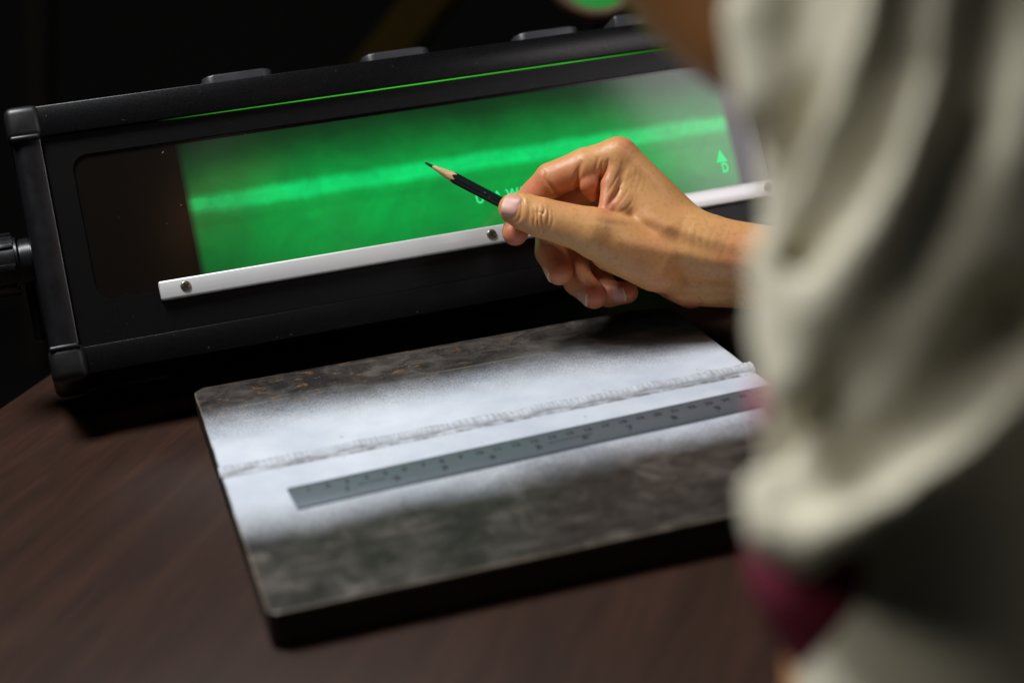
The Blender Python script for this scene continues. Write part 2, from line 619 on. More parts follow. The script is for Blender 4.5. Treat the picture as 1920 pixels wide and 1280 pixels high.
def screw(u_, v_, rot):
    pts = [(u_ + 3.1 * math.cos(t_), v_ + 3.1 * math.sin(t_)) for t_ in np.linspace(0, 2 * math.pi, 24, endpoint=False)]
    sc = prism('screw', pts, 2.0, 5.3, M['screw'], vw, 1.0, 'n', 3)
    cr = bmesh.new()
    for k in range(2):
        add_box(cr, np.array([-1.9, -0.45, 5.0]), np.array([1.9, 0.45, 5.45 + 0.02 * k]), 0)
        bmesh.ops.rotate(cr, verts=list(cr.verts), cent=(0, 0, 0), matrix=Matrix.Rotation(math.pi / 2, 3, 'Z'))
    bmesh.ops.rotate(cr, verts=list(cr.verts), cent=(0, 0, 0), matrix=Matrix.Rotation(rot, 3, 'Z'))
    bmesh.ops.translate(cr, verts=list(cr.verts), vec=(u_ * MM, v_ * MM, 0))
    bm_obj('screw_recess', cr, M['screwdark'], sc)


screw(63.7, 23.8, 0.5)
screw(248.4, 23.8, 0.3)
screw(433.0, 23.8, 0.9)

# rubber bumpers along the top
M['bumper'] = plain('grey_black_plastic', (0.035, 0.035, 0.038), 0.38)
def bumper(u0, u1, h=7.8, n0=-34, n1=-9):
    prism('top_bumper', rounded_rect(u0, n0, u1, n1, 6.5, 6), 140.5, 141 + h, M['bumper'], vw, 1.0, 'v')


bumper(98, 140); bumper(196.5, 238.5); bumper(295, 337)
box_obj('latch', (362, 140.5, -38), (396, 153, -12), M['bumper'], vw, 2.0)
box_obj('latch_pin', (354, 140.5, -30), (362.5, 147, -18), M['plastic'], vw, 2.0)

# carrying handle: knob on the left side, arm folded down behind as a stand
def cyl_u(name, u0, u1, v_, n_, r, mat, seg=32, bevel=0.8):
    bm = bmesh.new()
    g = bmesh.ops.create_cone(bm, cap_ends=True, segments=seg, radius1=r * MM, radius2=r * MM, depth=(u1 - u0) * MM)
    bmesh.ops.rotate(bm, verts=g['verts'], cent=(0, 0, 0), matrix=Matrix.Rotation(math.pi / 2, 3, 'Y'))
    bmesh.ops.translate(bm, verts=g['verts'], vec=((u0 + u1) / 2 * MM, v_ * MM, n_ * MM))
    caps = [f for f in bm.faces if len(f.verts) > 6]
    bmesh.ops.bevel(bm, geom=[ed for f in caps for ed in f.edges], offset=bevel * MM, segments=2, affect='EDGES')
    o = bm_obj(name, bm, mat, vw)
    auto_smooth(o, 35)
    return o


for s_ in (0, 1):
    a_, b_ = (-24, -17) if s_ == 0 else (467, 474)
    cyl_u('hinge_boss', a_, b_, 60, -34, 14, M['plastic'])
    a_, b_ = (-48, -25.2) if s_ == 0 else (475.2, 498)
    kb = cyl_u('handle_knob', a_, b_, 60, -34, 17, M['plastic'], 40, 1.5)
    for k in range(8):
        an = k * math.pi / 4 + 0.3
        bm = bmesh.new()
        add_box(bm, np.array([a_ + 2, -2.2, 15.5]), np.array([b_ - 1.5, 2.2, 18.6]), 1.0, 2)
        bmesh.ops.rotate(bm, verts=list(bm.verts), cent=(0, 0, 0), matrix=Matrix.Rotation(an, 3, 'X'))
        bmesh.ops.translate(bm, verts=list(bm.verts), vec=(0, 60 * MM, -34 * MM))
        g_ = bm_obj('grip', bm, M['plastic'], kb)
        auto_smooth(g_, 35)
    a_, b_ = (-24.2, -18.5) if s_ == 0 else (468.5, 474.2)
    bm = bmesh.new()
    add_box(bm, np.array([a_, -46., -9.]), np.array([b_, 4., 9.]), 2.0, 2)
    bmesh.ops.rotate(bm, verts=list(bm.verts), cent=(0, 0, 0), matrix=Matrix.Rotation(0.2, 3, 'X'))
    bmesh.ops.translate(bm, verts=list(bm.verts), vec=(0, 60 * MM, -40 * MM))
    ha = bm_obj('handle_arm', bm, M['plastic'], vw)
    auto_smooth(ha, 35)

# the film: a backlit radiograph with a pale weld seam
film = bpy.data.objects.new('radiograph_film', None)
COL.objects.link(film)
film.matrix_world = mv
tag(film, 'green glowing weld radiograph clipped in the viewer screen', 'radiograph')


def mat_film():
    t = NT('backlit_radiograph')
    o = t.sep()
    x, y = o[0], o[1]
    u_ = t.math('MULTIPLY', x, 1 / 0.45)
    # seam centre and half width drift along the film
    nx = t.mapping((1, 0, 0))
    wob = t.noise(22, 4, 0.6, nx)
    wob2 = t.noise(60, 3, 0.6, nx)
    ctr = t.math('MULTIPLY_ADD', wob, 0.004, 0.0685)
    dy = t.math('SUBTRACT', y, ctr)
    ady = t.math('ABSOLUTE', dy)
    hw = t.math('MULTIPLY_ADD', wob2, 0.0030, 0.0038)
    s1 = t.n('ShaderNodeMapRange', interpolation_type='SMOOTHSTEP')
    t.l(t.math('DIVIDE', ady, hw), s1.inputs[0])
    s1.inputs[1].default_value = 1.5; s1.inputs[2].default_value = 0.35
    seam = s1.outputs[0]
    # broad haze over the seam
    s2 = t.n('ShaderNodeMapRange', interpolation_type='SMOOTHSTEP')
    t.l(ady, s2.inputs[0])
    s2.inputs[1].default_value = 0.034; s2.inputs[2].default_value = 0.004
    # exposure falls off to the top and the left end
    f1 = t.n('ShaderNodeMapRange', interpolation_type='SMOOTHSTEP')
    t.l(t.math('ADD', y, t.math('MULTIPLY_ADD', t.noise(22, 4, 0.6), 0.014, -0.007)), f1.inputs[0])
    f1.inputs[1].default_value = 0.109; f1.inputs[2].default_value = 0.063
    f2 = t.n('ShaderNodeMapRange', interpolation_type='SMOOTHSTEP')
    t.l(x, f2.inputs[0])
    f2.inputs[1].default_value = 0.06; f2.inputs[2].default_value = 0.16
    f3 = t.n('ShaderNodeMapRange', interpolation_type='SMOOTHSTEP')
    t.l(x, f3.inputs[0])
    f3.inputs[1].default_value = 0.44; f3.inputs[2].default_value = 0.33
    f6 = t.n('ShaderNodeMapRange', interpolation_type='SMOOTHSTEP')
    t.l(y, f6.inputs[0])
    f6.inputs[1].default_value = 0.022; f6.inputs[2].default_value = 0.048
    cloud = t.math('MULTIPLY_ADD', t.noise(30, 7, 0.68, None, 0.6), 1.0, 0.5)
    grain = t.math('MULTIPLY_ADD', t.noise(2600, 2, 0.7), 0.16, 0.92)
    lev = t.math('MULTIPLY', t.math('MULTIPLY_ADD', f1.outputs[0], 0.88, 0.10), t.math('MULTIPLY_ADD', f2.outputs[0], 0.60, 0.40))
    lev = t.math('MULTIPLY', lev, t.math('MULTIPLY_ADD', f6.outputs[0], 0.28, 0.72))
    f4 = t.n('ShaderNodeMapRange', interpolation_type='SMOOTHSTEP')
    t.l(x, f4.inputs[0])
    f4.inputs[1].default_value = 0.0735; f4.inputs[2].default_value = 0.0785
    f5 = t.n('ShaderNodeMapRange', interpolation_type='SMOOTHSTEP')
    t.l(x, f5.inputs[0])
    f5.inputs[1].default_value = 0.4185; f5.inputs[2].default_value = 0.4135
    edge = t.math('MULTIPLY', f4.outputs[0], f5.outputs[0])
    lev = t.math('MULTIPLY', lev, t.math('MULTIPLY_ADD', f3.outputs[0], 0.35, 0.65))
    lev = t.math('MULTIPLY', t.math('MULTIPLY', lev, cloud), grain)
    lev = t.math('MULTIPLY', lev, t.math('MULTIPLY_ADD', s2.outputs[0], 0.12, 0.92))
    # a bright slug of weld near the left
    bx = t.n('ShaderNodeMapRange', interpolation_type='SMOOTHSTEP')
    t.l(t.math('ABSOLUTE', t.math('SUBTRACT', x, 0.128)), bx.inputs[0])
    bx.inputs[1].default_value = 0.030; bx.inputs[2].default_value = 0.0
    blot = t.math('MULTIPLY_ADD', t.noise(70, 5, 0.65), 0.9, 0.52)
    seam = t.math('MULTIPLY', seam, t.math('MULTIPLY_ADD', bx.outputs[0], 0.28, blot))
    c = t.mix(seam, (0.0, 0.33, 0.046), (0.0, 0.66, 0.14))
    # thin darker line under the seam
    ul = t.n('ShaderNodeMapRange', interpolation_type='SMOOTHSTEP')
    t.l(t.math('ABSOLUTE', t.math('ADD', dy, 0.0115)), ul.inputs[0])
    ul.inputs[1].default_value = 0.004; ul.inputs[2].default_value = 0.0
    lev = t.math('MULTIPLY', lev, t.math('MULTIPLY_ADD', ul.outputs[0], -0.10, 1.0))
    # the seam itself keeps its own brightness
    lev2 = t.math('MAXIMUM', lev, t.math('MULTIPLY', t.math('MULTIPLY', seam, 0.8), t.math('MULTIPLY_ADD', f2.outputs[0], 0.3, 0.7)))
    return t.set(color=(0.010, 0.012, 0.010), emit=c, estr=t.math('MULTIPLY', lev2, t.math('MULTIPLY_ADD', edge, 0.9, 0.1)), rough=0.11, spec=0.5)


M['film'] = mat_film()
prism('film_sheet', rounded_rect(73.5, 24, 418.5, 108, 1.2, 3), -1.25, -0.85, M['film'], film)
tl = NT('film_marker_glow')
M['glow'] = tl.set(color=(0.01, 0.02, 0.01), emit=(0.02, 0.86, 0.24), estr=0.95, rough=0.3)
for ch, uu in (('U', 247.2), ('A', 258.6), ('W', 268.2), ('E', 275.2)):
    text_mesh('film_letter', ch, 8.2, M['glow'], film, (uu, 47.2, -0.82), 0.04, 0.9, bold=0.28)
text_mesh('film_letter', 'D', 8.6, M['glow'], film, (408.8, 41.6, -0.82), 0.04, 0.72, bold=0.3)
bm = bmesh.new()
ar = [(-3.6, 45.8), (3.8, 45.6), (0.0, 53.8)]
top_ = [bm.verts.new(Vector(((407.6 + a_) * MM, b_ * MM, -0.78 * MM))) for a_, b_ in ar]
bot_ = [bm.verts.new(Vector(((407.6 + a_) * MM, b_ * MM, -0.88 * MM))) for a_, b_ in ar]
bm.faces.new(top_); bm.faces.new(bot_)
for i in range(3): bm.faces.new((top_[i], top_[(i + 1) % 3], bot_[(i + 1) % 3], bot_[i]))
bm_obj('arrow_mark', bm, M['glow'], film)

# ------------------------------------------------------------------ steel plate with its weld
PW, PH, PT = 300.0, 288.0, 12.4
pl = bpy.data.objects.new('weld_test_plate', None)
COL.objects.link(pl)
KP = 0.984                                       # the coupon is 295 mm wide and 18 mm thick
P0 = np.array([-0.85, -10.20, 5.76])
pl.location = P0 * MM
pl.scale = (KP, KP, KP)
tag(pl, 'thick dark steel test plate with white sprayed weld seam', 'steel plate')


def plate():
    bm = bmesh.new()
    # outline with rounded arrises, slightly uneven flame cut edge
    nx, ny = 90, 86
    g = np.random.default_rng(3)
    ed = lambda k: 0.10 * math.sin(k * 0.37) + 0.07 * math.sin(k * 0.91 + 1)
    rows = []
    xs = np.linspace(0, PW, nx); ys = np.linspace(0, PH, ny)
    def pt(i, j, z, inset):
        x = min(max(xs[i], inset), PW - inset); y = min(max(ys[j], inset), PH - inset)
        if i in (0, nx - 1): x += ed(j)
        if j in (0, ny - 1): y += ed(i + 40)
        # knocked-off corners
        for cx, cy, r in ((0, PH, 7.0), (PW, PH, 9.0), (0, 0, 3.5), (PW, 0, 3)):
            dx, dy = abs(x - cx), abs(y - cy)
            if dx + dy < r:
                k = (r - dx - dy) / 2
                x += k if cx == 0 else -k
                y += k if cy == 0 else -k
        return Vector((x * MM, y * MM, z * MM))
    topv = [[bm.verts.new(pt(i, j, PT + 0.12 * math.sin(i * 0.2) * math.sin(j * 0.17), 1.1)) for j in range(ny)] for i in range(nx)]
    for i in range(nx - 1):
        for j in range(ny - 1):
            bm.faces.new((topv[i][j], topv[i + 1][j], topv[i + 1][j + 1], topv[i][j + 1]))
    loop = [(i, 0) for i in range(nx - 1)] + [(nx - 1, j) for j in range(ny - 1)] + [(i, ny - 1) for i in range(nx - 1, 0, -1)] + [(0, j) for j in range(ny - 1, 0, -1)]
    prev = [topv[i][j] for i, j in loop]
    for z, ins in ((PT - 0.35, 0.3), (PT - 1.2, 0.0), (-4.8, 0.0), (-5.85, 0.8)):
        cur = [bm.verts.new(pt(i, j, z, ins)) for i, j in loop]
        k = len(cur)
        for a in range(k):
            bm.faces.new((prev[a], cur[a], cur[(a + 1) % k], prev[(a + 1) % k]))
        prev = cur
    bm.faces.new(prev)
    return bm


po = bm_obj('plate', plate(), M['steel'], pl)
auto_smooth(po, 30)


def weld():
    v, f = [], []
    nx, na = 420, 14
    g = np.random.default_rng(5)
    jit = np.convolve(g.normal(size=nx + 8), np.ones(9) / 9, 'valid')
    ph = np.cumsum(2 * math.pi * 0.72 / (3.0 + 0.5 * np.convolve(g.normal(size=nx + 14), np.ones(15) / 4, 'valid').clip(-1.4, 2)))
    jit2 = g.normal(size=(nx, na + 1))
    jit2[1:-1] = (jit2[:-2] + jit2[1:-1] + jit2[2:]) / 2
    for i in range(nx):
        x = -0.6 + (PW + 1.2) * i / (nx - 1)
        s = x / PW
        y0 = 159.8 + 3.4 * s + 0.5 * math.sin(x * 0.11) + 0.5 * jit[i]
        hw_ = 5.2 + 0.6 * math.sin(x * 0.23 + 1) + 0.7 * jit[i]
        h = 2.4 + 0.8 * s ** 3 + 0.35 * math.sin(x * 0.19)
        endf = 1.0
        for a in range(na + 1):
            th = a / na * 2 - 1
            rip = (0.26 + 0.12 * jit[i]) * math.sin(ph[i] + 2.6 * (1 - th * th)) * (1 - th * th) + 0.04 * jit2[i, a]
            z = PT - 0.25 + h * (1 - th * th) ** 0.6 + rip
            v.append((x, y0 + hw_ * th, z))
    for i in range(nx - 1):
        for a in range(na):
            b = i * (na + 1) + a
            f.append((b, b + na + 1, b + na + 2, b + 1))
    # end caps down into the plate
    for i in (0, nx - 1):
        base = i * (na + 1)
        k = len(v)
        for a in range(na + 1):
            p = v[base + a]
            v.append((p[0], p[1], PT - 1.5))
        for a in range(na):
            f.append((base + a, base + a + 1, k + a + 1, k + a))
    return v, f


wo = mesh_from('weld_bead', *weld(), M['weld'], pl, True)

# ------------------------------------------------------------------ steel rule
ru = bpy.data.objects.new('steel_ruler', None)
COL.objects.link(ru)
tag(ru, 'grey steel ruler lying on the white painted band of the plate', 'ruler')
ru.location = (P0 + KP * np.array([29.7, 97.4, PT + 0.15])) * MM
ru.scale = (KP, KP, KP)
ru.rotation_euler = (0, 0, 0.0441)
box_obj('blade', (0, 0, 0), (312, 25, 1.0), M['ruler'], ru, 0.25, 2)
for k in range(1, 30):
    text_mesh('number', str(k), 5.0, M['ink'], ru, (k * 10 - 0.6, 17.2, 1.02), 0.02, 0.95, bold=0.2)
for k in range(1, 12):
    text_mesh('number', str(k), 6.6, M['ink'], ru, (k * 25.4 + 2.2, 8.8, 1.02), 0.02, bold=0.3)


def ticks():
    v, f = [], []
    def t_(x, y0, y1, hw_=0.09):
        k = len(v)
        v.extend([(x - hw_, y0, 1.03), (x + hw_, y0, 1.03), (x + hw_, y1, 1.03), (x - hw_, y1, 1.03)])
        f.append((k, k + 1, k + 2, k + 3))
    for k in range(1, 300):
        t_(k, 25 - (5.2 if k % 10 == 0 else 4.0 if k % 5 == 0 else 2.8), 24.7)
    for k in range(1, 12 * 16):
        t_(k * 25.4 / 16, 0.3, 6.0 if k % 16 == 0 else 4.2 if k % 8 == 0 else 3.2 if k % 4 == 0 else 2.2)
    for x0, x1 in ((34, 47), (136, 160)):                     # worn, unreadable small print
        x = x0
        while x < x1:
            ww = rnd.uniform(0.5, 1.2)
            t_(x, 10.4, 12.2, ww / 2)
            x += ww + rnd.uniform(0.5, 0.9)
    return v, f


mesh_from('graduations', *ticks(), M['ink'], ru)


# ------------------------------------------------------------------ signed-distance modelling for the person
def cap(p, a, b, r1, r2):
    ba = b - a
    l2 = float(ba @ ba) + 1e-9
    t = ((p[0] - a[0]) * ba[0] + (p[1] - a[1]) * ba[1] + (p[2] - a[2]) * ba[2]) / l2
    t = np.clip(t, 0, 1)
    dx = p[0] - a[0] - t * ba[0]; dy = p[1] - a[1] - t * ba[1]; dz = p[2] - a[2] - t * ba[2]
    return np.sqrt(dx * dx + dy * dy + dz * dz) - (r1 + (r2 - r1) * t)


def smin(a, b, k):
    h = np.maximum(k - np.abs(a - b), 0) / k
    return np.minimum(a, b) - h * h * h * k / 6.0


class Field:
    def __init__(s, lo, hi, step):
        s.lo = np.array(lo, float); s.step = step
        n = np.ceil((np.array(hi) - s.lo) / step).astype(int) + 1
        s.ax = [(s.lo[i] + step * np.arange(n[i])).astype(np.float32) for i in range(3)]
        s.F = np.full(n, 9.0, np.float32)
        s.n = n

    def sl(s, lo, hi):
        a = np.clip(np.floor((lo - s.lo) / s.step).astype(int), 0, s.n - 1)
        b = np.clip(np.ceil((hi - s.lo) / s.step).astype(int) + 1, a + 1, s.n)
        return tuple(slice(i, j) for i, j in zip(a, b))

    def pts(s, sl):
        return (s.ax[0][sl[0]][:, None, None], s.ax[1][sl[1]][None, :, None], s.ax[2][sl[2]][None, None, :])

    def group(s, prims, kin, kout, pad=9.0):
        P = [(np.array(a, float), np.array(b, float), r1, r2) for a, b, r1, r2 in prims]
        lo = np.min([np.minimum(a - r1, b - r2) for a, b, r1, r2 in P], axis=0) - pad
        hi = np.max([np.maximum(a + r1, b + r2) for a, b, r1, r2 in P], axis=0) + pad
        sl = s.sl(lo, hi)
        p = s.pts(sl)
        G = None
        for a, b, r1, r2 in P:
            d = cap(p, a, b, r1, r2)
            G = d if G is None else smin(G, d, kin)
        s.F[sl] = smin(s.F[sl], G.astype(np.float32), kout)

    def mesh(s):
        F = s.F
        neg = F < 0
        c = neg[:-1, :-1, :-1].astype(np.int8)
        tot = np.zeros(c.shape, np.int8)
        for i in (0, 1):
            for j in (0, 1):
                for k in (0, 1):
                    tot += neg[i:F.shape[0] - 1 + i, j:F.shape[1] - 1 + j, k:F.shape[2] - 1 + k]
        act = (tot > 0) & (tot < 8)
        idx = np.argwhere(act)
        vid = np.full(act.shape, -1, np.int64)
        vid[act] = np.arange(len(idx))
        acc = np.zeros((len(idx), 3)); cnt = np.zeros(len(idx))
        cor = [(i, j, k) for i in (0, 1) for j in (0, 1) for k in (0, 1)]
        val = {c_: F[idx[:, 0] + c_[0], idx[:, 1] + c_[1], idx[:, 2] + c_[2]].astype(float) for c_ in cor}
        for a in cor:
            for ax in range(3):
                if a[ax]: continue
                b = list(a); b[ax] = 1; b = tuple(b)
                va, vb = val[a], val[b]
                mk = (va < 0) != (vb < 0)
                t = np.where(mk, va / np.where(mk, va - vb, 1), 0)
                pos = np.tile(np.array(a, float), (len(idx), 1)); pos[:, ax] += t
                acc[mk] += pos[mk]; cnt[mk] += 1
        v = s.lo + (idx + acc / cnt[:, None]) * s.step
        quads = []
        for ax in range(3):
            o1, o2 = [(1, 2), (2, 0), (0, 1)][ax]
            sh = list(F.shape)
            sa = [slice(None)] * 3; sb = [slice(None)] * 3
            sa[ax] = slice(0, -1); sb[ax] = slice(1, None)
            na, nb = neg[tuple(sa)], neg[tuple(sb)]
            e_ = np.argwhere(na != nb)
            flip = na[e_[:, 0], e_[:, 1], e_[:, 2]]
            ok = (e_[:, o1] > 0) & (e_[:, o2] > 0) & (e_[:, o1] < F.shape[o1] - 1) & (e_[:, o2] < F.shape[o2] - 1)
            e_ = e_[ok]; flip = flip[ok]
            q_ = []
            for d1, d2 in ((0, 0), (-1, 0), (-1, -1), (0, -1)):
                c_ = e_.copy(); c_[:, o1] += d1; c_[:, o2] += d2
                q_.append(vid[c_[:, 0], c_[:, 1], c_[:, 2]])
            q_ = np.stack(q_, 1)
            q_[flip] = q_[flip][:, ::-1]
            quads.append(q_)
        q = np.concatenate(quads)
        q = q[:, ::-1]
        return v, q


def np_mesh(name, v, q):
    me = bpy.data.meshes.new(name)
    me.vertices.add(len(v)); me.vertices.foreach_set('co', (v * MM).astype(np.float32).ravel())
    me.loops.add(q.size); me.loops.foreach_set('vertex_index', q.astype(np.int32).ravel())
    me.polygons.add(len(q)); me.polygons.foreach_set('loop_start', np.arange(0, q.size, 4, dtype=np.int32))
    me.update(calc_edges=True)
    me.validate()
    me.polygons.foreach_set('use_smooth', [True] * len(me.polygons))
    return me


# ---- the right hand, drawn in a frame square to the line of sight: x right, y up, z towards the photographer (mm)
D0 = 940.0


def h(px, py, z):
    d = D0 - z
    return np.array([(px - 960) / F_PX * d, (640 - py) / F_PX * d, z])


def h2w(p):
    p = np.atleast_2d(p)
    return CC + p[:, :1] * CR + p[:, 1:2] * CU + (D0 - p[:, 2:3]) * CF


def C(a, b, r1, r2):
    return (h(*a), h(*b), r1, r2)


#        joints of the right hand
I_M, I_P, I_D, I_T = (1160, 293, -14), (1034, 337, -17), (979, 390, -24), (966, 436, -20)
M_M, M_P, M_D, M_T = (1172, 304, -34), (1032, 398, -38), (1033, 472, -30), (1049, 509, -23)
R_M, R_P, R_D, R_T = (1180, 334, -52), (1068, 440, -58), (1084, 526, -39), (1114, 554, -30)
P_M, P_P, P_D, P_T = (1195, 378, -66), (1112, 500, -60), (1142, 551, -46), (1176, 548, -40)
T_C, T_M, T_I, T_T = (1235, 485, -10), (1110, 434, 0), (1015, 408, 1), (963, 391, -1)


def build_hand():
    lo = h(915, 610, -90) - 4; hi = h(1480, 235, 30) + 4
    lo = np.array([min(h(915, 610, z)[0] for z in (-90, 30)), min(h(915, 620, z)[1] for z in (-90, 30)), -92.])
    hi = np.array([h(1475, 235, -90)[0], h(915, 235, -90)[1], 30.])
    f = Field(lo, hi, 0.5)
    # palm, metacarpals, wrist and forearm
    palm = [C(I_M, (1284, 424, -18), 10.6, 13), C(M_M, (1288, 450, -32), 10, 13), C(R_M, (1298, 480, -44), 9.5, 12),
            C(P_M, (1302, 512, -48), 9, 12), C((1284, 440, -16), (1345, 470, -16), 13.5, 17),
            C((1300, 457, -10), (1500, 502, -4), 17, 21), C((1290, 522, -28), (1500, 528, -24), 16, 17),
            C((1300, 490, -30), (1500, 515, -20), 18, 21),
            C((1122, 447, -4), (1232, 490, -12), 12.8, 17.5), C((1145, 466, -20), (1255, 500, -20), 13, 16),
            C((1205, 490, -48), (1296, 534, -40), 14, 13.8), C((1182, 340, -13), (1245, 435, -10), 9.5, 15),
            C((1166, 335, -16), (1160, 390, -7), 8.0, 8.0),
            C((1225, 412, -14), (1320, 456, -11), 13.5, 16.5), C((1245, 450, -13), (1330, 478, -11), 15, 17)]
    f.group(palm, 7.0, 2.0)
    # thumb
    f.group([C(T_M, T_I, 13.4, 11.2), C(T_C, T_M, 16, 13.4)], 4.0, 5.0)
    f.group([C(T_I, (985, 398, 0), 11.3, 10.2), C((985, 398, 0), T_T, 10.2, 8.7), C((1000, 405, -4), (972, 396, -6), 9.6, 8.4)], 3.5, 2.5)
    # index finger
    f.group([C(I_M, (1098, 314, -15), 10.6, 11.0), C((1098, 314, -15), I_P, 11.0, 10.0)], 3.0, 5.0)
    f.group([C(I_P, (1008, 363, -21), 9.7, 9.0), C((1008, 363, -21), I_D, 9.0, 8.6)], 3.0, 1.6)
    f.group([C(I_D, I_T, 8.6, 7.6)], 2.0, 0.9)
    # pad of flesh at the root of the index finger and the folds of the web
    f.group([C((1106, 314, -11), (1105, 344, -12), 6.4, 6.8), C((1105, 344, -12), (1111, 364, -15), 6.8, 4.6)], 3.0, 1.3)
    f.group([C((1156, 306, -9), (1144, 345, -7), 6.0, 5.2), C((1144, 345, -7), (1138, 392, -3), 5.2, 5.0)], 3.0, 2.2)
    # curled fingers
    f.group([C(M_M, M_P, 10, 9.4)], 2.0, 2.0)
    f.group([C(M_P, M_D, 9.4, 9.0), C(M_D, M_T, 9.0, 8.0)], 3.5, 1.2)
    f.group([C(R_M, R_P, 9.5, 9.0)], 2.0, 2.0)
    f.group([C(R_P, R_D, 9.0, 8.7), C(R_D, R_T, 8.7, 7.8)], 3.5, 1.0)
    f.group([C(P_M, P_P, 9.0, 8.0)], 2.0, 2.0)
    f.group([C(P_P, P_D, 8.0, 7.6), C(P_D, P_T, 7.6, 6.6)], 3.5, 1.0)

    # modelling strokes on the skin that faces the photographer: ridges (+) and furrows (-)
    X, Y, Z = np.meshgrid(*f.ax, indexing='ij', sparse=True)
    dep = D0 - Z
    PX = 960 + F_PX * X / dep
    PY = 640 - F_PX * Y / dep
    near = np.abs(f.F) < 4.5
    ii = np.nonzero(near)
    pxn = np.broadcast_to(PX, f.F.shape)[ii]; pyn = np.broadcast_to(PY, f.F.shape)[ii]; zn = np.broadcast_to(Z, f.F.shape)[ii]
    add = np.zeros(len(pxn), np.float32)

    def stroke(pts, wpx, amp, z0=-99, z1=99, taper=True):
        P = np.array(pts, float)
        if len(P) > 2:                               # smooth the polyline
            Q = np.concatenate([[2 * P[0] - P[1]], P, [2 * P[-1] - P[-2]]])
            o_ = []
            for k in range(1, len(Q) - 2):
                for u_ in np.linspace(0, 1, 6, endpoint=False):
                    a0, a1, a2, a3 = Q[k - 1:k + 3]
                    o_.append(0.5 * (2 * a1 + (a2 - a0) * u_ + (2 * a0 - 5 * a1 + 4 * a2 - a3) * u_ ** 2 + (3 * a1 - a0 - 3 * a2 + a3) * u_ ** 3))
            P = np.array(o_ + [Q[-2]])
        bb0 = P.min(0) - 3 * wpx; bb1 = P.max(0) + 3 * wpx
        mk = (pxn > bb0[0]) & (pxn < bb1[0]) & (pyn > bb0[1]) & (pyn < bb1[1]) & (zn > z0) & (zn < z1)
        x, y = pxn[mk], pyn[mk]
        best = np.full(len(x), 1e9); par = np.zeros(len(x))
        n = len(P) - 1
        for k in range(n):
            a, b = P[k], P[k + 1]
            d = b - a; l2 = d @ d
            t = np.clip(((x - a[0]) * d[0] + (y - a[1]) * d[1]) / l2, 0, 1)
            dd = (x - a[0] - t * d[0]) ** 2 + (y - a[1] - t * d[1]) ** 2
            b_ = dd < best
            best = np.where(b_, dd, best); par = np.where(b_, (k + t) / n, par)
        wgt = np.exp(-best / (wpx * wpx))
        if taper: wgt *= np.sin(np.pi * np.clip(par, 0, 1)) ** 0.8
        add[mk] += (amp * wgt).astype(np.float32)

    # extensor tendons of the thumb, hollow of the wrist between them
    stroke([(1100, 418), (1150, 412), (1195, 409), (1250, 421), (1314, 443), (1370, 458), (1450, 474)], 12, 0.85, -20)
    stroke([(1135, 432), (1180, 432), (1235, 437), (1308, 465), (1390, 482)], 15, -0.75, -20)
    stroke([(1150, 452), (1200, 458), (1280, 476), (1337, 490), (1420, 502)], 14, 0.8, -20)
    stroke([(1190, 490), (1240, 500), (1330, 520), (1420, 530)], 20, -0.9, -30)
    stroke([(1120, 492), (1165, 512), (1220, 528), (1290, 538)], 12, 0.7, -30)
    stroke([(1210, 549), (1290, 553), (1400, 556)], 5, -0.9, -60, 0)
    stroke([(1092, 408), (1122, 414), (1150, 420), (1185, 424)], 6, -0.55, -10)
    stroke([(1178, 283), (1215, 320), (1265, 375), (1320, 420)], 15, 0.8, -30)
    stroke([(1185, 320), (1220, 372), (1262, 415)], 18, -0.8, -25)
    # web fan between thumb and index
    stroke([(1142, 296), (1136, 318), (1128, 340)], 3.2, -0.9, -20)
    stroke([(1122, 292), (1119, 308), (1113, 330)], 3.4, -0.6, -25)
    stroke([(1130, 300), (1125, 325), (1122, 350), (1120, 386)], 3.0, -1.3, -25)
    stroke([(1092, 300), (1084, 325), (1082, 350), (1090, 372)], 5.0, -1.6, -25)
    stroke([(1162, 352), (1150, 370), (1137, 392)], 4.2, -1.3, -20)
    stroke([(1172, 335), (1155, 358), (1142, 376)], 2.6, -0.40, -20)
    stroke([(1164, 318), (1150, 344), (1136, 366)], 2.4, -0.40, -20)
    stroke([(1182, 348), (1168, 372), (1152, 391)], 2.4, -0.30, -20)
    stroke([(1190, 370), (1176, 390), (1152, 402)], 2.6, -0.25, -20)
    for k in range(6):
        x = 1168 + k * 9
        stroke([(x, 296 + 6 * k), (x - 4, 316 + 6 * k), (x - 12, 338 + 7 * k)], 2.4, -0.12, -20)
    # thumb knuckle creases
    for pts, a in (([(1000, 390), (1003, 404), (1001, 420), (1006, 436)], -0.5), ([(1010, 386), (1008, 400), (1009, 418), (1007, 440)], -0.75),
                   ([(1018, 382), (1021, 394), (1016, 408), (1018, 430), (1014, 442)], -0.65), ([(1026, 388), (1029, 402), (1025, 424)], -0.55),
                   ([(1008, 397), (1014, 399), (1021, 402)], -0.45), ([(1034, 394), (1037, 410), (1032, 432)], -0.3), ([(992, 384), (993, 398), (990, 424)], -0.2)):
        stroke(pts, 2.1, a * 1.35, -12)
    stroke([(1000, 408), (1014, 409), (1030, 412)], 13, 0.45, -8)
    # folds round the thumbnail
    stroke([(956, 388), (962, 389)], 16, -0.35, 0, 99, False)
    stroke([(950, 361), (966, 361), (974, 366), (978, 378), (978, 392), (975, 408), (968, 416), (956, 418)], 2.4, -0.75, 0)
    stroke([(972, 358), (984, 368), (986, 388), (984, 408), (974, 422)], 4.0, 0.35, 0)
    # finger folds
    stroke([(1019, 318), (1026, 340), (1040, 358), (1048, 368)], 3.5, -1.3, -30)
    stroke([(1030, 372), (1040, 366), (1046, 360)], 3.0, -0.8, -30)
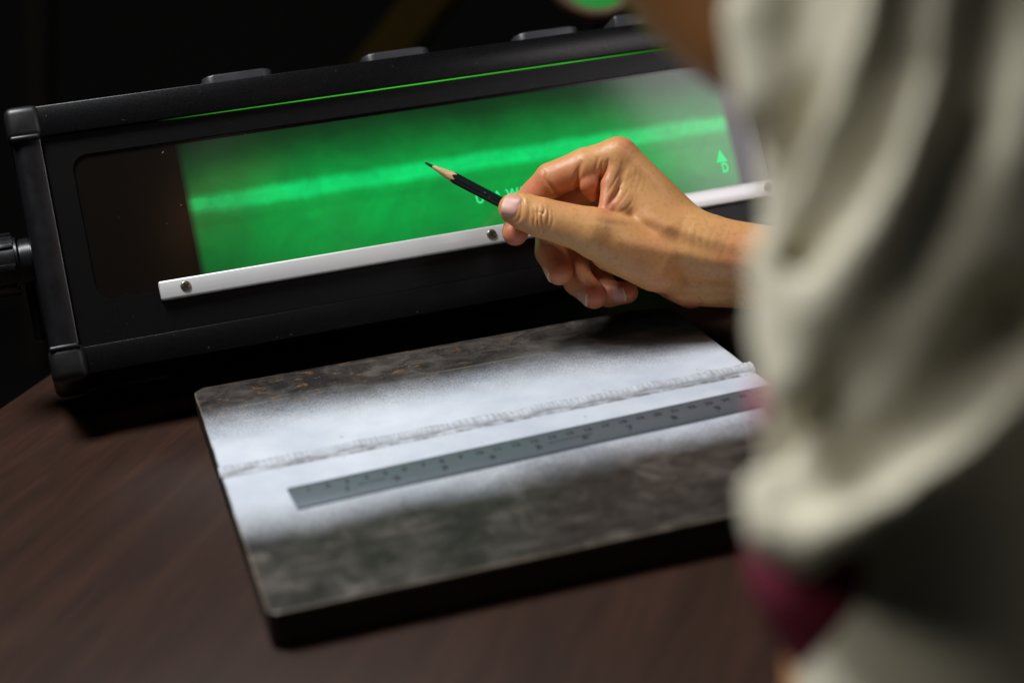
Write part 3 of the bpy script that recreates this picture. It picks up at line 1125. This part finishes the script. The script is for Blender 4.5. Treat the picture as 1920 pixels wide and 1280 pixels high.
    for k in range(5):
        stroke([(1013 + 3 * k, 462 + 6 * k), (1030 + 3 * k, 459 + 6 * k), (1048 + 3 * k, 463 + 7 * k)], 1.9, -0.25, -50)
    stroke([(1018, 456), (1030, 453), (1042, 457)], 2.2, -0.4, -60)
    # wrist creases and heel of the hand
    for k in range(7):
        x = 1262 + 14 * k
        stroke([(x + 30, 396 + 6 * k), (x + 16, 422 + 5 * k), (x + 10, 452 + 4 * k), (x + 10, 490)], 3.0, -0.10, -30)
    stroke([(1106, 486), (1122, 484), (1140, 472)], 2.2, -0.35, -25)
    stroke([(1118, 494), (1140, 486), (1165, 476)], 2.2, -0.3, -25)
    stroke([(1310, 552), (1316, 566), (1312, 578)], 3, -0.5, -70)
    # nail beds: flatten the skin under each nail
    f.F[ii] = f.F[ii] - add
    g = np.random.default_rng(2)
    return f


hf = build_hand()
hv, hq = hf.mesh()


def sdf_at(p):
    g_ = (p - hf.lo) / hf.step
    i0 = np.clip(np.floor(g_).astype(int), 0, hf.n - 2)
    t = g_ - i0
    out = 0
    for i in (0, 1):
        for j in (0, 1):
            for k in (0, 1):
                wgt = (t[:, 0] if i else 1 - t[:, 0]) * (t[:, 1] if j else 1 - t[:, 1]) * (t[:, 2] if k else 1 - t[:, 2])
                out = out + wgt * hf.F[i0[:, 0] + i, i0[:, 1] + j, i0[:, 2] + k]
    return out


def mat_skin():
    t = NT('skin')
    att = t.n('ShaderNodeAttribute', attribute_name='flush').outputs['Fac']
    n1 = t.noise(70, 5, 0.6)
    n2 = t.noise(420, 4, 0.6)
    tan = t.mix(n1, (0.60, 0.295, 0.098), (0.76, 0.415, 0.160))
    red = t.mix(n1, (0.52, 0.125, 0.062), (0.66, 0.21, 0.125))
    c = t.mix(att, tan, red)
    c = t.mix(t.math('MULTIPLY', t.ramp(n2, [(0.5, 0), (0.72, 1)]), 0.4), c, (0.36, 0.14, 0.06))
    n4 = t.noise(26, 3, 0.5)
    c = t.mix(t.math('MULTIPLY', t.ramp(n4, [(0.48, 0), (0.7, 1)]), 0.18), c, (0.56, 0.20, 0.10))
    # fine skin lines
    vo = t.n('ShaderNodeTexVoronoi', feature='DISTANCE_TO_EDGE')
    vo.inputs['Scale'].default_value = 1300
    t.l(t.co(), vo.inputs['Vector'])
    cells = t.ramp(vo.outputs['Distance'], [(0.0, 0.0), (0.14, 1.0)])
    wv = t.mapping((1500, 260, 700), (0.2, 0.3, 0.5))
    lines = t.noise(1.0, 3, 0.5, wv)
    hgt = t.math('ADD', t.math('MULTIPLY', cells, 0.10), t.math('ADD', t.math('MULTIPLY', lines, 0.8), t.math('MULTIPLY', n2, 0.6)))
    return t.set(color=c, rough=t.math('MULTIPLY_ADD', n2, 0.2, 0.33), spec=0.45, sss=0.07, sscale=0.003, ssr=(1.0, 0.35, 0.18),
                 normal=t.bump(hgt, 0.45, 0.0003))


M['skin'] = mat_skin()


def flush_of(v):
    dep = D0 - v[:, 2]
    px = 960 + F_PX * v[:, 0] / dep; py = 640 - F_PX * v[:, 1] / dep
    fl = np.zeros(len(v))
    def blob(x, y, r, a, z0=-99, z1=99):
        m_ = (v[:, 2] > z0) & (v[:, 2] < z1)
        fl[m_] = np.maximum(fl[m_], a * np.exp(-(((px - x) ** 2 + (py - y) ** 2) / r ** 2))[m_])
    blob(965, 440, 40, 1.0, -60, -12)
    blob(1000, 350, 45, 0.85, -60, -8); blob(1060, 340, 45, 0.7, -60, 20); blob(1110, 350, 35, 0.9)
    blob(1140, 380, 22, 0.8); blob(1130, 330, 28, 0.55)
    blob(1060, 380, 50, 0.9, -70, -25)
    blob(1050, 500, 60, 0.9, -90, -10); blob(1120, 560, 50, 1.0, -90, -20); blob(1180, 550, 40, 0.9, -90, -25)
    blob(1290, 570, 70, 0.75, -90, -20)
    blob(945, 400, 26, 0.55); blob(1175, 270, 26, 0.5)
    blob(1230, 540, 70, 0.35); blob(1240, 455, 50, 0.25, -40, 40); blob(1380, 480, 50, 0.4)
    return np.clip(fl, 0, 1)


# ---- the rest of the body, coarser: right elbow and upper arm, torso, left arm, neck and head
def body_field():
    f = Field((40, -720, -140), (640, 330, 640), 4.5)
    el = W(2100, 620, 840); wr = W(1462, 508, 951); shR = np.array([455., -150., 315.]); shL = W(1840, -260, 440)
    neck0 = np.array([315., -215., 335.])
    f.group([(wr, el, 23, 38), (wr + np.array([0, 4, -7]), el, 22, 36), (el, shR, 40, 52)], 12, 3)
    f.group([(shR, shL, 55, 50), ((shR + shL) / 2, np.array([440., -560., -60.]), 85, 110)], 40, 12)
    f.group([(shL, W(1690, 1000, 462), 44, 33), (W(1690, 1000, 462), W(1665, 1700, 480), 32, 30)], 12, 12)
    chin = W(1322, -48, 530); jaw = W(1425, 18, 512)
    hc = np.array([122., -95., 398.])
    jb = W(1640, -120, 520)
    f.group([(neck0, jb, 46, 44), (jb, hc + np.array([30, -25, 0]), 46, 52)], 12, 18)
    f.group([(chin, jaw, 20, 20), (jaw, jb, 22, 40), (chin, hc, 22, 66), (jaw, hc, 22, 62), (hc, hc + np.array([18, -22, 26]), 74, 76)], 24, 14)
    # nose, brow and ear
    fd = np.array([-0.25, 0.68, -0.68])
    f.group([(hc + fd * 84, hc + fd * 78 + np.array([0, 26, 26]), 9, 6), (hc + np.array([-34, 58, 14]), hc + np.array([24, 66, 14]), 14, 14)], 5, 8)
    f.group([(hc + np.array([-62, -32, -8]), hc + np.array([-60, -46, 20]), 9, 13)], 4, 5)
    return f


bf = body_field()
bv, bq = bf.mesh()
hw_ = h2w(hv)
allv = np.concatenate([hw_, bv]); allq = np.concatenate([hq, bq + len(hw_)])
# both pieces share one outline through the forearm; the fine piece is open where it enters the arm
me = np_mesh('person', allv, allq)
at = me.attributes.new('flush', 'FLOAT', 'POINT')
at.data.foreach_set('value', np.concatenate([flush_of(hv), np.full(len(bv), 0.25)]).astype(np.float32))
person = link('person', me, M['skin'])
tag(person, 'person in cream shirt leaning in at right, hand holding black pencil', 'person')


# ---- fingernails
def mat_nail():
    t = NT('fingernail')
    a = t.n('ShaderNodeAttribute', attribute_name='along').outputs['Fac']
    v = t.mapping((900, 900, 900))
    n1 = t.noise(1.0, 2, 0.5, v)
    c = t.ramp(a, [(0.0, (0.60, 0.40, 0.34)), (0.10, (0.58, 0.34, 0.27)), (0.25, (0.62, 0.31, 0.235)), (0.80, (0.64, 0.325, 0.245)), (0.88, (0.60, 0.36, 0.26)), (0.92, (0.74, 0.58, 0.40)), (1.0, (0.78, 0.62, 0.42))])
    c = t.mix(t.math('MULTIPLY', n1, 0.2), c, (0.62, 0.40, 0.36))
    return t.set(color=c, rough=0.42, spec=0.4, sss=0.08, sscale=0.002, ssr=(1.0, 0.4, 0.3), normal=t.bump(n1, 0.05, 0.0002))


M['nail'] = mat_nail()


def nail(centre, along, across, outward, length, width, lift=0.5, drop=0.45, tip_=True, start=14.0):
    """a curved nail plate laid on the skin: grid cast onto the hand's surface"""
    c = np.array(centre, float)
    a = np.array(along, float); a /= np.linalg.norm(a)
    o = np.array(outward, float); o -= a * (o @ a); o /= np.linalg.norm(o)
    s = np.cross(o, a)
    nu, nv = 22, 18
    P, al = [], []
    for i in range(nu + 1):
        t = i / nu
        for j in range(nv + 1):
            s_ = j / nv * 2 - 1
            wv = width * 0.5 * (1 - 0.10 * (1 - t) ** 2)
            x = s_ * wv
            # rounded base and free edge
            y0 = -length / 2 + length * 0.16 * s_ * s_
            y1 = length / 2 - length * 0.20 * s_ * s_
            y = y0 + (y1 - y0) * t
            P.append(c + a * y + s * x + o * start)
            al.append(t)
    P = np.array(P)
    t_ = np.zeros(len(P))
    for _ in range(60):
        d = sdf_at(P - o * t_[:, None])
        t_ += np.clip(d, -1, 3) * 0.8
    surf = P - o * t_[:, None]
    # fit a smooth curved plate to the cast grid so that it ignores skin relief
    q_ = surf - c
    xx, yy, zz = q_ @ s, q_ @ a, q_ @ o
    A_ = np.stack([np.ones_like(xx), xx, yy, xx * xx, xx * yy, yy * yy, xx ** 4, yy ** 3], 1)
    co_ = np.linalg.lstsq(A_, zz, rcond=None)[0]
    G = (c + np.outer(xx, s) + np.outer(yy, a) + np.outer(A_ @ co_, o)).reshape(nu + 1, nv + 1, 3)
    tt = np.linspace(0, 1, nu + 1)[:, None]; ss = np.linspace(-1, 1, nv + 1)[None, :]
    off = lift * (0.25 + 0.75 * tt) - drop * np.clip(np.abs(ss) - 0.80, 0, 1) * 5 * (1 - 0.6 * tt) - 0.5 * np.clip(0.10 - tt, 0, 1) * 10
    top = G + o * off[..., None]
    bot = G - o * 0.9
    v = np.concatenate([top.reshape(-1, 3), bot.reshape(-1, 3)])
    n0 = (nu + 1) * (nv + 1)
    f = []
    for i in range(nu):
        for j in range(nv):
            b = i * (nv + 1) + j
            f.append((b, b + 1, b + nv + 2, b + nv + 1))
    for j in range(nv):
        f.append((nu * (nv + 1) + j, nu * (nv + 1) + j + 1, n0 + nu * (nv + 1) + j + 1, n0 + nu * (nv + 1) + j))
    ob = mesh_from('nail', h2w(v), f, M['nail'], person, True)
    at_ = ob.data.attributes.new('along', 'FLOAT', 'POINT')
    at_.data.foreach_set('value', np.array(al + al, np.float32) * (1.0 if tip_ else 0.9))
    me_ = ob.data
    me_.set_sharp_from_angle(angle=math.radians(55))
    bm_ = bmesh.new(); bm_.from_mesh(me_)
    bmesh.ops.recalc_face_normals(bm_, faces=bm_.faces)
    bm_.to_mesh(me_); bm_.free()
    return ob


def dirv(a, b):
    d = h(*b) - h(*a)
    return d / np.linalg.norm(d)


nail(h(961, 388, 0), dirv(T_I, T_T), (0, 0, 1), (0.0, 0.06, 1), 10.6, 15.4, 1.05, 0.4, False)
nail(h(1034, 511, -24), dirv(M_D, M_T), (0, 0, 1), (-0.90, -0.42, 0.10), 9.5, 11.0)
nail(h(1100, 557, -30), dirv(R_D, R_T), (0, 0, 1), (-0.45, -0.50, 0.74), 9.5, 10.5)
nail(h(1164, 552, -38), dirv(P_D, P_T), (0, 0, 1), (-0.10, -0.25, 0.95), 9.0, 9.0, 0.6, 0.4, True, 5.0)
nail(h(955, 432, -26), dirv(I_D, I_T), (0, 0, 1), (-0.55, -0.1, -0.83), 10.5, 11.5)


# ---- shirt
def mat_shirt():
    t = NT('cream_cotton')
    n1 = t.noise(40, 4)
    v = t.mapping((1800, 1800, 1800))
    n2 = t.noise(1.0, 2, 0.5, v)
    c = t.mix(n1, (0.64, 0.595, 0.455), (0.72, 0.675, 0.53))
    return t.set(color=c, rough=0.9, spec=0.15, sheen=0.1, normal=t.bump(n2, 0.2, 0.0003))


M['shirt'] = mat_shirt()
SR, SD, SX = 50.0, 432.0, 1795.0


def surf(px, py, inset=0.0):
    d = SD - math.sqrt(max((SR - inset) ** 2 - ((px - SX) * SD / F_PX) ** 2, 4.0))
    return W(px, py, d)


def shirt_field():
    lo = np.array([40., -720., -130.]); hi = np.array([620., 60., 470.])
    f = Field(lo, hi, 2.5)
    f.group([(W(SX, -420, SD + 10), W(SX, 250, SD), SR + 4, SR), (W(SX, 250, SD), W(SX - 30, 880, SD), SR, SR - 3)], 10, 3)
    shR = np.array([455., -150., 315.]); shL = W(1840, -260, 440)
    f.group([(shR, shL, 62, 56), ((shR + shL) / 2, np.array([440., -560., -60.]), 98, 122), (shR, W(2150, 560, 835) * 0.55 + shR * 0.45, 60, 52)], 30, 14)

    def line(pts, inset):
        return [surf(p_[0], p_[1], inset) if len(p_) == 2 else W(*p_) for p_ in pts]

    def ridge(pts, r, k=12.0, inset=4.0):
        Q = line(pts, inset)
        f.group([(a, b, r, r) for a, b in zip(Q[:-1], Q[1:])], 3.0, k, 16.0)

    def groove(pts, r, k=6.0, inset=0.0, taper=1.0):
        Q = line(pts, inset)
        n = len(Q) - 1
        P = [(a, b, r * (1 - (1 - taper) * i / n), r * (1 - (1 - taper) * (i + 1) / n)) for i, (a, b) in enumerate(zip(Q[:-1], Q[1:]))]
        lo_ = np.min([np.minimum(a, b) for a, b, _, _ in P], axis=0) - r - 12
        hi_ = np.max([np.maximum(a, b) for a, b, _, _ in P], axis=0) + r + 12
        sl = f.sl(lo_, hi_)
        p = f.pts(sl)
        G = None
        for a, b, r1, r2 in P:
            d = cap(p, a, b, r1, r2)
            G = d if G is None else smin(G, d, 3.0)
        f.F[sl] = -smin(-f.F[sl], G.astype(np.float32), k)

    # swell of the cloth along its near edge
    ridge([(1455, -200, 420), (1432, 40, 418), (1450, 180, 416)], 10.0)
    ridge([(1470, 500, 412), (1478, 620, 410), (1500, 720, 404)], 9.0)
    ridge([(1452, 985, 410), (1440, 930, 414)], 7.0, 9.0)
    # raised folds
    ridge([(1660, -160), (1620, 60), (1560, 220), (1505, 370), (1475, 480)], 6.5, 12, 4.5)
    ridge([(1800, -160), (1765, 80), (1715, 280), (1640, 450), (1560, 570), (1500, 660)], 7.5, 13, 5)
    ridge([(1990, 560), (1900, 690), (1780, 850), (1660, 945), (1540, 1005), (1462, 1000)], 8.0, 11, 4)
    # creases
    groove([(1600, -160), (1565, 40), (1520, 190), (1480, 310), (1450, 420), (1438, 500)], 6.0, 6, 0.5, 0.6)
    groove([(1725, -160), (1690, 90), (1640, 270), (1580, 390), (1510, 470), (1460, 510)], 7.0, 7, 0.5, 0.5)
    groove([(1870, -100), (1815, 220), (1750, 420), (1690, 560), (1650, 650)], 9.0, 8, 0.0, 0.7)
    groove([(1660, 650), (1570, 720), (1490, 800), (1430, 880), (1404, 925)], 6.0, 6, 0.5, 0.6)
    groove([(1900, 600), (1760, 760), (1640, 850), (1530, 905)], 11.0, 10, 0.0, 0.6)
    # the hem is cut on a slant
    a_, b_, c_ = W(1470, 1105, 400), W(1920, 790, 400), W(1470, 1125, 480)
    nrm = np.cross(b_ - a_, c_ - a_); nrm /= np.linalg.norm(nrm)
    if nrm[2] > 0: nrm = -nrm
    sl = f.sl(W(1500, 1600, 440) - 160, W(1700, 900, 440) + 190)
    p = f.pts(sl)
    dpl = (p[0] - a_[0]) * nrm[0] + (p[1] - a_[1]) * nrm[1] + (p[2] - a_[2]) * nrm[2]
    arm = cap(p, W(SX, 250, SD), W(SX - 30, 1000, SD), SR + 22, SR + 22)
    cut = np.where(arm < 0, dpl, -9.0)
    f.F[sl] = -smin(-f.F[sl], -cut.astype(np.float32) + 0.0, 6.0)
    return f


sf = shirt_field()
# the shirt tail hanging behind the sleeve
sf.group([(W(1760, 950, 452), W(1775, 1700, 456), 38, 42)], 10, 3)
sv, sq = sf.mesh()
sh = link('shirt', np_mesh('shirt', sv, sq), M['shirt'], person)

M['red'] = plain('dark_red_cotton', (0.15, 0.004, 0.026), 0.9)
M['pink'] = plain('pink_cotton', (0.62, 0.20, 0.28), 0.9)
rf = Field((60, -420, 60), (330, -180, 300), 2.5)
rf.group([(W(1632, 1040, 458), W(1662, 1110, 459), 34.5, 33.0)], 3, 2)
rv_, rq_ = rf.mesh()
link('sleeve_trim', np_mesh('sleeve_trim', rv_, rq_), M['red'], sh)
tf = Field((W(1432, 755, 428) - 20), (W(1432, 755, 428) + 20), 1.0)
tf.group([(W(1436, 738, 428), W(1434, 774, 428), 4.2, 3.6)], 2, 2)
tv_, tq_ = tf.mesh()
link('pink_tab', np_mesh('pink_tab', tv_, tq_), M['pink'], sh)

# hair out of frame above; dark jaw cover added, stands for shaded skin
M['hair_jaw_shade'] = plain('dark_hair_jaw_shade', (0.055, 0.022, 0.010), 0.6)
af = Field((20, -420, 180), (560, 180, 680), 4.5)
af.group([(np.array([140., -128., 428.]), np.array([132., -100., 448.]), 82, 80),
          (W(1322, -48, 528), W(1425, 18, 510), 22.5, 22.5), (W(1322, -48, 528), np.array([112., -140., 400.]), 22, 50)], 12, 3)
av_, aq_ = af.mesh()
link('hair_jaw_shade', np_mesh('hair_jaw_shade', av_, aq_), M['hair_jaw_shade'], person)

# ------------------------------------------------------------------ the pencil
tip = h2w(h(797, 305, -15))[0]
bk = h2w(h(1078, 452, -13))[0]
ax_ = (bk - tip); PL = np.linalg.norm(ax_); ax_ /= PL
s1_ = np.cross(ax_, CF); s1_ /= np.linalg.norm(s1_); s2_ = np.cross(ax_, s1_)
pc = bpy.data.objects.new('pencil', None)
COL.objects.link(pc)
tag(pc, 'black sharpened pencil held between thumb and index finger', 'pencil')
HEX = 3.45
tanA = math.tan(math.radians(9.4))


def hexr(th):
    k = (th + 0.25) % (math.pi / 3) - math.pi / 6
    r = HEX * math.cos(math.pi / 6) / math.cos(k)
    return min(r, HEX * 0.975)


def rings(name, prof, mat, n=72, cap0=False, cap1=False):
    v, f = [], []
    for fn in prof:
        for k in range(n):
            th = 2 * math.pi * k / n
            r, z = fn(th)
            v.append(tip + ax_ * z + (s1_ * math.cos(th) + s2_ * math.sin(th)) * r)
    for a in range(len(prof) - 1):
        for k in range(n):
            j = (k + 1) % n
            f.append((a * n + k, a * n + j, (a + 1) * n + j, (a + 1) * n + k))
    if cap0: f.append(tuple(range(n)))
    if cap1: f.append(tuple(range((len(prof) - 1) * n, len(prof) * n)))
    o = mesh_from(name, v, f, mat, pc)
    bm_ = bmesh.new(); bm_.from_mesh(o.data); bmesh.ops.recalc_face_normals(bm_, faces=bm_.faces); bm_.to_mesh(o.data); bm_.free()
    auto_smooth(o, 22)
    return o


rings('lead', [lambda t: (0.42, 0.0), lambda t: (0.62, 0.35), lambda t: (0.95, 5.2)], M['lead'], 32, True)
rings('wood_cone', [lambda t: (0.93, 5.0 + 0.3 * math.sin(3 * t)), lambda t: (1.03, 5.2 + 0.3 * math.sin(3 * t)),
                    lambda t: (hexr(t) * 0.992, hexr(t) / tanA * 0.98)], M['cedar'])
rings('barrel', [lambda t: (hexr(t) * 0.985, hexr(t) / tanA * 0.98 + 0.05 + 0.22 * math.sin(13 * t) * 0.5), lambda t: (hexr(t), hexr(t) / tanA * 0.98 + 0.3 + 0.22 * math.sin(13 * t) * 0.5),
                 lambda t: (hexr(t), PL)], M['lacquer'], 72, False, True)

# ------------------------------------------------------------------ a round green glowing object with a tan rim, far behind the viewer
lp = bpy.data.objects.new('green_disc', None)
COL.objects.link(lp)
tag(lp, 'small round green glowing object with tan rim behind the viewer', 'disc')
M['tan'] = plain('tan_plastic', (0.12, 0.07, 0.035), 0.6)
c0 = W(1120, -60, 1500)
gl = NT('green_disc_glow')
M['discglow'] = gl.set(color=(0.02, 0.1, 0.03), emit=(0.02, 0.30, 0.05), estr=0.7)


def lathe(name, prof, mat, parent, n=32):
    v, f = [], []
    for r, z in prof:
        for k in range(n):
            th = 2 * math.pi * k / n
            v.append(c0 + CR * r * math.cos(th) + CU * r * math.sin(th) - CF * z)
    for a in range(len(prof) - 1):
        for k in range(n):
            j = (k + 1) % n
            f.append((a * n + k, a * n + j, (a + 1) * n + j, (a + 1) * n + k))
    f.append(tuple(range((len(prof) - 1) * n, len(prof) * n)))
    return mesh_from(name, v, f, mat, parent, True)


post_ = bmesh.new()
zb = c0 + CF * 18
g_ = bmesh.ops.create_cone(post_, cap_ends=True, segments=20, radius1=0.007, radius2=0.007, depth=zb[2] * MM)
bmesh.ops.translate(post_, verts=g_['verts'], vec=Vector((zb[0], zb[1], zb[2] / 2)) * MM)
auto_smooth(bm_obj('stem', post_, M['plastic'], lp), 40)
base_ = bmesh.new()
g_ = bmesh.ops.create_cone(base_, cap_ends=True, segments=40, radius1=0.06, radius2=0.05, depth=0.014)
bmesh.ops.translate(base_, verts=g_['verts'], vec=Vector((zb[0], zb[1], 7.2)) * MM)
auto_smooth(bm_obj('base', base_, M['plastic'], lp), 40)
lathe('rim', [(46, -20), (46, 6), (42, 9), (38, 6), (38, 2)], M['tan'], lp)
lathe('lens', [(38, 1), (37, 5), (26, 11), (10, 14)], M['discglow'], lp)
